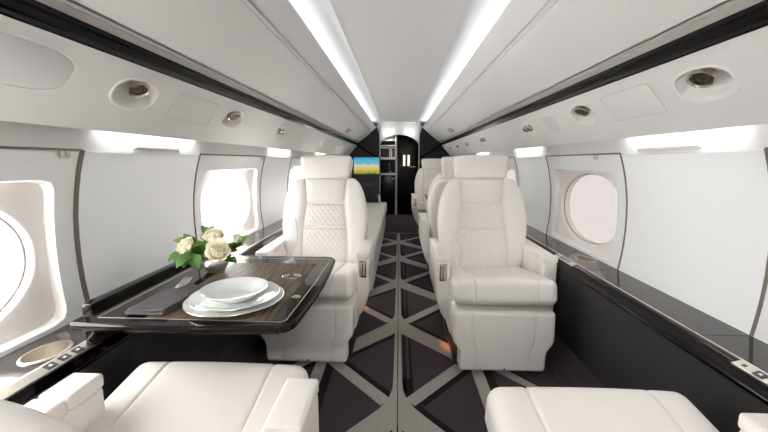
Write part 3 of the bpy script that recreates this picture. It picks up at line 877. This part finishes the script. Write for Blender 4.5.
def line_loop(mb, pts, w, z0, z1):
    n = len(pts); V = [Vector(p) for p in pts]
    A = []; B = []
    for i in range(n):
        t1 = (V[i] - V[i - 1]).normalized(); t2 = (V[(i + 1) % n] - V[i]).normalized(); n1 = Vector((-t1[1], t1[0])); n2 = Vector((-t2[1], t2[0])); m = (n1 + n2); m = m / max(.3, m.length_squared) * 2 * w / 2
        A.append(V[i] + m); B.append(V[i] - m)
    rings(mb, [[tpt(p[0], p[1], z0) for p in A], [tpt(p[0], p[1], z1) for p in A], [tpt(p[0], p[1], z1) for p in B], [tpt(p[0], p[1], z0) for p in B]])
line_loop(mb, il, .0028, .6795, .6804); mb.build('inlay_line', INLAY, tt)
mb = MB(); box(mb, *[-.685 - TO.x, -.335 - TO.x], .893 - TO.y, 1.43 - TO.y, .03 - .001, .0304); mb.build('wood_panel', WOOD, tt, smooth=False)
mb = MB(); box(mb, -.9 - TO.x, -.867 - TO.x, .935 - TO.y, 1.63 - TO.y, .575 - TO.z, .700 - TO.z, .004); mb.build('hinge_riser', GLOSS, tb)
mb = MB(); box(mb, -.867 - TO.x, -.80 - TO.x, .95 - TO.y, 1.0 - TO.y, -.035, .0, .006)
tube(mb, [tpt(-.87, 1.0, .595), tpt(-.80, 1.05, .60), tpt(-.70, 1.15, .647)], .011, 10); mb.build('folding_strut', NICKEL, tb)
mb = MB(); box(mb, -.553 - TO.x, -.549 - TO.x, .8475 - TO.y, .852 - TO.y, .0085, .0285); mb.build('leaf_joint', BLACK, tt, smooth=False)
mb = MB(); lathe(mb, [(.014, 0), (.014, .0015), (.010, .002), (.0001, .002)], tpt(-.318, 1.06, .68), 24); mb.build('leaf_latch', CHROME, tt)
# second table between the rear seats
t2 = empty('fold_out_table', (.60, 4.42, .65), 'distant dark table edge between the two rear right seats', 'table')
mb = MB(); box(mb, -.27, .265, -.26, .26, -.005, .03, .01); mb.build('table_top', GLOSS, t2)
mb = MB(); box(mb, .235, .268, -.25, .25, -.08, -.004, .004); mb.build('hinge_riser', GLOSS, t2)

# ------------------------------------------------------------------ table setting
PX, PY = -.492, 1.022
def disc(name, z, prof, m, label, cat, rim=None, rimp=None):
    root = empty(name, (PX, PY, z), label, cat); prof = [(r * .86, h) for r, h in prof]
    if rim: rim = (rim[0] * .86, rim[1], rim[2])
    mb = MB(); lathe(mb, prof, (0, 0, 0), 72); mb.build('plate_body', m, root, angle=60)
    if rim:
        mb = MB(); tube(mb, [(rim[0] * math.cos(2 * PI * k / 72), rim[0] * math.sin(2 * PI * k / 72), rim[1]) for k in range(72)], rim[2], 8, closed=True); mb.build('gold_rim', GOLDRIM, root)
    return root
disc('charger_plate', .6806, [(.0001, .0), (.110, .0), (.118, .003), (.150, .008), (.164, .011), (.164, .0125), (.150, .0105), (.118, .0055), (.105, .0035), (.0001, .0035)], PORC, 'largest white plate, bottom of the stack on the table', 'plate', (.164, .0118, .0014))
disc('dinner_plate', .6845, [(.0001, .0), (.090, .0), (.098, .004), (.130, .014), (.150, .018), (.150, .0195), (.130, .0165), (.100, .008), (.090, .005), (.0001, .005)], PORC, 'white gold-edged dinner plate in the middle of the stack', 'plate', (.150, .0188, .0012))
disc('salad_bowl', .6898, [(.0001, .0), (.055, .0), (.062, .004), (.090, .018), (.108, .030), (.112, .033), (.1125, .0345), (.109, .0345), (.090, .0225), (.062, .009), (.05, .006), (.0001, .006)], PORC, 'shallow white bowl on top of the plate stack', 'bowl')
# napkin pocket and fork
npk = empty('napkin', (-.69, 1.02, .6806), 'folded charcoal napkin lying left of the plates', 'napkin', rz=math.radians(-2))
mb = MB()
def dn(x, y, z): return (x, y, z + .0015 * math.sin(x * 60 + y * 23) * (1 if z > 0 else 0) + .001 * math.sin(y * 40))
rbox(mb, (0, 0, .0055), (.112, .235, .009), .004, ex=lin(-.05, .05, 10), ey=lin(-.11, .11, 18), deform=dn, n=2); mb.build('napkin_base', NAP, npk)
mb = MB(); rbox(mb, (.002, -.028, .0135), (.106, .168, .007), .003, ex=lin(-.045, .045, 10), ey=lin(-.08, .08, 14), deform=dn, n=2); mb.build('napkin_fold', NAP, npk)
fk = empty('fork', (-.712, 1.075, .693), 'silver dinner fork tucked in the charcoal napkin', 'fork', rz=math.radians(4))
mb = MB()
rbox(mb, (0, -.045, .0), (.011, .10, .003), .0014, ey=lin(-.04, .04, 6), n=2, deform=lambda x, y, z: (x * (1 - .25 * y / .05), y, z))
mb.build('handle', STEEL, fk)
mb = MB()
hs = [(0, .004, .003), (.008, .0055, .004), (.020, .0115, .004), (.034, .0146, .002), (.040, .0146, .002)]
rs = []
for y, hw, zz in hs: rs.append([(hw * math.cos(2 * PI * k / 12), y, zz + .0012 * math.sin(2 * PI * k / 12)) for k in range(12)])
rings(mb, rs, cap=True)
for k in range(4):
    x = -.0123 + .0082 * k
    tube(mb, [(x, .036, .002), (x, .05, .003), (x, .065, .006), (x * .97, .083, .014)], .0018, 6, rads=[.0021, .0021, .0019, .001])
mb.build('tines', STEEL, fk)
# champagne flute
gl = empty('champagne_flute', (-.392, 1.262, .6806), 'tall clear champagne flute standing at the far table corner', 'glass')
mb = MB(); lathe(mb, [(.0001, .0), (.033, .0), (.0345, .0012), (.033, .0022), (.018, .005), (.006, .009), (.0042, .016), (.0036, .04), (.0036, .075), (.0048, .084)], n=40); mb.build('foot_and_stem', CRYSTAL, gl)
mb = MB(); lathe(mb, [(.0048, .084), (.012, .092), (.020, .106), (.0255, .128), (.0275, .155), (.0265, .190), (.0235, .215)], n=40); mb.build('bowl', CRYSTAL, gl)
# vase, roses, leaves
vx, vy = -.702, 1.31
VASEM = mat('polished_vase', (.95, .94, .92), .32, metal=1)
vs_ = empty('flower_vase', (vx, vy, .6806), 'round silver bowl vase holding white roses', 'vase')
mb = MB(); lathe(mb, [(.0001, .0), (.028, .0), (.033, .004), (.046, .022), (.050, .040), (.046, .054), (.040, .058), (.0385, .057), (.044, .050), (.047, .038), (.04, .02), (.0001, .008)], n=40); mb.build('vase_body', VASEM, vs_)
def petal(mb, M, w, h, curl, cup):
    nu, nv = 8, 7; vs = []; fs = []
    for j in range(nv + 1):
        v = j / nv; ww_ = w * math.sin(PI * (.16 + .62 * v)) ** .8
        for i in range(nu + 1):
            u = -1 + 2 * i / nu
            x = u * ww_; y = -cup * (u * u) * w + curl * h * max(0, v - .55) ** 2 * 2.2
            z = h * v * (1 - .10 * u * u * v)
            vs.append(tuple(M @ Vector((x, y, z))))
    for j in range(nv):
        for i in range(nu): fs.append((j * (nu + 1) + i, j * (nu + 1) + i + 1, (j + 1) * (nu + 1) + i + 1, (j + 1) * (nu + 1) + i))
    mb.add(vs, fs)
def rose(c, r, ax, label):
    root = empty('white_rose', c, label, 'rose', 'white roses in the vase')
    A = Vector(ax).normalized().to_track_quat('Z', 'Y').to_matrix().to_4x4()
    mb = MB(); rnd = random.Random(hash(label) % 1000 if False else int(c[0] * 1000) % 97 + 5)
    k = 0
    for ring_i, (n, rad, tilt, h, w, curl) in enumerate(((3, .05, -6, 1.0, .36, -.10), (4, .16, -4, 1.04, .46, -.08), (5, .30, -2, 1.04, .56, 0), (6, .46, 4, 1.0, .62, .10), (7, .62, 12, .92, .66, .28), (7, .72, 24, .80, .68, .5))):
        for i in range(n):
            a = 2 * PI * i / n + ring_i * .9 + rnd.uniform(-.15, .15)
            T = A @ Matrix.Rotation(a, 4, 'Z') @ Matrix.Translation((0, rad * r * .55, -r * .55)) @ Matrix.Rotation(-math.radians(tilt + rnd.uniform(-5, 5)), 4, 'X')
            petal(mb, T, w * r, h * r * 1.15, curl, .55)
    mb.build('bloom', ROSE, root, recalc=False, angle=180)
    st = MB(); tip = Vector((vx, vy, .70)) - Vector(c)
    tube(st, [tuple(A @ Vector((0, 0, -r * .5))), tuple((A @ Vector((0, 0, -r * .9))) * .5 + tip * .4), tuple(tip)], .0025, 6); st.build('stem', STEMM, root)
rose((-.656, 1.250, .776), .048, (.30, -.75, .55), 'largest white rose, lowest and facing front of the bouquet')
rose((-.703, 1.320, .814), .043, (.15, -.5, .85), 'white rose at the top of the bouquet')
rose((-.786, 1.275, .786), .041, (-.35, -.6, .7), 'cream rose at the left side of the bouquet')
rose((-.625, 1.345, .800), .027, (.6, -.2, .8), 'small half-hidden white rose at the right of the bouquet')
def leaf(mb, base, tip, w, droop=.15):
    base = Vector(base); tip = Vector(tip); d = tip - base; L = d.length; d.normalize()
    sd = d.cross(Vector((0, -.5, 1))).normalized(); up = sd.cross(d)
    n = 9; vs = []; fs = []
    for j in range(n + 1):
        v = j / n; hw = w * (math.sin(PI * v ** .85)) ** .9 * (1 if 0 < j < n else .05)
        c = base + d * (L * v) + up * (L * droop * math.sin(PI * v) )
        for u in (-1, -.5, 0, .5, 1): vs.append(tuple(c + sd * (u * hw) + up * (abs(u) * hw * .35)))
    for j in range(n):
        for i in range(4): fs.append((j * 5 + i, j * 5 + i + 1, (j + 1) * 5 + i + 1, (j + 1) * 5 + i))
    mb.add(vs, fs)
rl = random.Random(11)
sprigs = [((-.800, 1.245, .765), 'leaf sprig drooping low at the left of the vase', 0), ((-.745, 1.36, .822), 'leaf sprig rising behind the top rose', 1),
          ((-.60, 1.34, .785), 'leaf sprig spreading to the right of the roses', 2), ((-.755, 1.235, .765), 'dark broad leaves hanging over the front of the vase', 3),
          ((-.735, 1.285, .775), 'leaf sprig filling the middle between the roses', 4), ((-.625, 1.275, .742), 'leaf sprig low at the right under the big rose', 5), ((-.815, 1.31, .795), 'leaf sprig reaching out behind the cream rose', 6)]
for (p, lb, k) in sprigs:
    root = empty('leaf_sprig', (vx, vy, .725), lb, 'leaves', 'leaf sprigs in the vase')
    mb = MB(); P0 = Vector(p) - Vector((vx, vy, .725))
    dirv = P0.normalized()
    for i in range({0: 8, 3: 4, 5: 8}.get(k, 16)):
        b = P0 * rl.uniform(.35, .95)
        v = (dirv + Vector((rl.uniform(-.9, .9), rl.uniform(-.9, .5), rl.uniform(-.6, .7)))).normalized()
        if k in (0, 3): v.z = -abs(v.z) * .8; v.normalize()
        L = rl.uniform(.035, .055) * (1.3 if k in (0, 3) else 1)
        tp = b + v * L
        tp.z = max(tp.z, .695 - .725)
        leaf(mb, b, tp, L * rl.uniform(.34, .42), rl.uniform(.05, .2))
    mb.build('leaf_cluster', LEAFM if k in (1, 2, 4, 6) else LEAFD, root, recalc=False, angle=180)
    st = MB(); tube(st, [(0, 0, -.02), tuple(P0 * .5 + Vector((0, 0, .012))), tuple(P0)], .0018, 6); st.build('sprig_stem', STEMM, root)

# ------------------------------------------------------------------ aft bulkhead, galley, vestibule
def bulk(name, sg, xin):
    mb = MB()
    out = [(sg * xin, 0), (sg * .95, 0), (sg * .95, .16), (sg * 1.12, .5), (sg * 1.12, 1.2), (sg * 1.0, 1.35), (sg * .83, 1.56), (sg * .62, 1.76), (sg * .44, 1.80), (sg * xin, 1.76)]
    prism_y(mb, out, Y1 - .03, Y1 + .03)
    return struct(mb.build(name, DARKWALL))
w = bulk('wall_aft_left', -1, .37); bulk('wall_aft_right', 1, .385)
for sg, xi, n in ((-1, .37, 'trim_9'), (1, .385, 'trim_10')):
    mb = MB(); prism_y(mb, [(sg * x, z) for x, z in [(xi - .012, 0), (xi + .004, 0), (xi + .004, 1.60), (xi + .05, 1.76), (xi - .02, 1.76), (xi - .012, 1.6)]], Y1 - .045, Y1 + .04)
    struct(mb.build(n, GREYTRIM))
# handrail returns across the bulkheads
for sg, n in ((-1, 'trim_11'), (1, 'trim_12')):
    mb = MB(); tube(mb, [(sg * .79, Y1 - .04, 1.415), (sg * .60, Y1 - .045, 1.27), (sg * .40, Y1 - .045, 1.16)], .018, 8); struct(mb.build(n, RAILM))
# screen
tv = empty('wall_screen', (-.62, Y1 - .055, 1.01), 'lit screen showing a beach picture on the left aft bulkhead', 'screen')
mb = MB(); box(mb, -.262, .262, -.012, .025, -.175, .175, .008); mb.build('screen_frame', BLACK, tv)
mb = MB(); box(mb, -.245, .245, -.015, -.011, -.158, .158); mb.build('display', SCREEN, tv, smooth=False)
# arched white header into the vestibule
mb = MB(); N = 20
def arch(i, hw, zs_, zc): t = -1 + 2 * i / N; return (t * hw, zs_ + (zc - zs_) * math.sqrt(max(0, 1 - t * t * .92)))
lowr = [arch(i, .40, 1.30, 1.60) for i in range(N + 1)]; upp = [(-.40 + .80 * i / N, 1.84) for i in range(N + 1)]
prism_y(mb, lowr + upp[::-1], Y1 + .05, Y1 + .12)
lowr2 = [arch(i, .47, 1.18, 1.66) for i in range(N + 1)]
lo3 = [(x, z + .03) for x, z in lowr2]
prism_y(mb, lowr2 + lo3[::-1], Y1 + .12, Y1 + 1.2)
struct(mb.build('trim_13', PANEL, angle=50))
for x, lb in ((-.20, 'left round spotlight in the white arch over the aft doorway'), (.20, 'right round spotlight in the white arch over the aft doorway')):
    r = empty('spotlight', (x, Y1 + .045, 1.69), lb, 'spotlight', 'vestibule spotlights')
    mb = MB(); lathe(mb, [(.036, 0), (.040, .004), (.036, .008), (.028, .006)], n=24, M=Matrix.Rotation(PI / 2, 4, 'X')); mb.build('bezel', CHROME, r)
    mb = MB(); lathe(mb, [(.028, .006), (.0001, .007)], n=24, M=Matrix.Rotation(PI / 2, 4, 'X')); mb.build('lens', SPOT, r)
    ld = bpy.data.lights.new('spot_bulb', 'POINT'); ld.energy = .22; ld.shadow_soft_size = .03
    lo = bpy.data.objects.new('spot_bulb', ld); COL.objects.link(lo); lo.parent = r; lo.location = (0, -.06, -.05)
# vestibule side walls and end
mb = MB(); box(mb, -.95, -.47, Y1 + .03, 8.2, 0, 1.8); box(mb, .47, .95, Y1 + .03, 8.2, 0, 1.8); box(mb, -.95, .95, 8.15, 8.2, 0, 1.9)
struct(mb.build('wall_aft', DARKWALL))
# galley unit
gy = Y1 + .42
g = empty('galley_cabinet', (-.21, gy, 0), 'tall dark galley cabinet left of the aft doorway with open niches', 'cabinet')
mb = MB(); box(mb, -.24, .15, 0, .45, 0, .815, .004); mb.build('base_cabinet', DARKWOOD, g)
mb = MB(); box(mb, -.24, .155, -.02, .45, .815, .845, .006); mb.build('counter', WHITEP, g)
mb = MB(); box(mb, -.24, -.215, 0, .45, .845, 1.62); box(mb, .135, .15, 0, .45, .845, 1.62); box(mb, -.24, .15, .43, .45, .845, 1.62); mb.build('niche_walls', DARKWOOD, g, smooth=False)
for z in (1.125, 1.395, 1.50):
    mb = MB(); box(mb, -.215, .135, -.012, .43, z, z + .022, .003); mb.build('shelf', NICKEL, g)
for xx in (-.04,):
    mb = MB(); box(mb, xx - .19, xx + .185, -.012, .0, .05, .80, .004); d = mb.build('cabinet_door', DARKWOOD, g)
    mb = MB(); box(mb, xx + .10, xx + .16, -.024, -.012, .74, .75, .003); mb.build('handle', NICKEL, d)
mb = MB(); box(mb, -.20, .12, -.07, -.02, 1.59, 1.62, .005); nl = mb.build('niche_fill_light', WHITEP, g)  # light bar added to brighten the galley front
ld = bpy.data.lights.new('niche_fill_tube', 'AREA'); ld.shape = 'RECTANGLE'; ld.size = .28; ld.size_y = .03; ld.energy = 1.1
lo = bpy.data.objects.new('niche_fill_tube', ld); COL.objects.link(lo); lo.parent = nl; lo.location = (-.04, -.06, 1.585); lo.rotation_euler = (math.radians(18), 0, 0)
fa = empty('faucet', (-.20, gy + .12, .845), 'slim metal faucet on the white galley counter', 'faucet')
mb = MB(); tube(mb, [(0, 0, 0), (0, 0, .16), (0, -.02, .19), (0, -.06, .195), (0, -.08, .175)], .010, 8); mb.build('spout', CHROME, fa)
mb = MB(); box(mb, .012, .05, -.006, .006, .03, .042, .003); mb.build('lever', CHROME, fa)
mw = empty('microwave_oven', (-.25, gy + .02, 1.147), 'stainless microwave oven in the upper galley niche', 'microwave')
mb = MB(); box(mb, -.165, .175, 0, .3, 0, .235, .008); mb.build('oven_body', WHITEP, mw)
mb = MB(); box(mb, -.145, .05, -.008, .002, .03, .205, .004); mb.build('oven_door', BLACK, mw)
mb = MB(); box(mb, .11, .165, -.006, .002, .03, .205, .003); mb.build('control_panel', BUTTON, mw)
mb = MB(); tube(mb, [(.078, -.02, .03), (.078, -.02, .205)], .007, 8); mb.build('handle', CHROME, mw)
# doorway beyond: dark door, lit slots
mb = MB(); box(mb, -.03, .45, gy + .02, gy + .07, 0, 1.66, .004)
d1 = struct(mb.build('door_1', DARKWOOD))
mb = MB(); box(mb, -.075, -.035, gy - .06, gy + .10, 0, 1.62, .006); mb.build('door_post', GREYTRIM, d1)
for x in (.105, .195):
    mb = MB(); box(mb, x - .022, x + .022, gy + .010, gy + .021, 1.0, 1.22, .003); mb.build('lit_slot', WARM, d1)
mb = MB(); tube(mb, [(.24, gy - .02, .98), (.34, gy - .02, .98)], .012, 8); tube(mb, [(.24, gy - .02, .98), (.24, gy + .02, .98)], .016, 8); mb.build('door_handle', BRASS, d1)

# ------------------------------------------------------------------ world / render look
wd = bpy.data.worlds.new('World'); scene.world = wd; wd.use_nodes = True
nt = wd.node_tree; bg = nt.nodes['Background']
bg.inputs[0].default_value = (1.0, .995, .99, 1); bg.inputs[1].default_value = 4.6
vs = scene.view_settings
vs.view_transform = 'Standard'; vs.look = 'None'; vs.exposure = 2.02; vs.gamma = 1.0; vs.use_curve_mapping = False
scene.cycles.max_bounces = 14; scene.cycles.diffuse_bounces = 8; scene.cycles.glossy_bounces = 5; scene.cycles.transparent_max_bounces = 12
scene.cycles.sample_clamp_indirect = 6.0
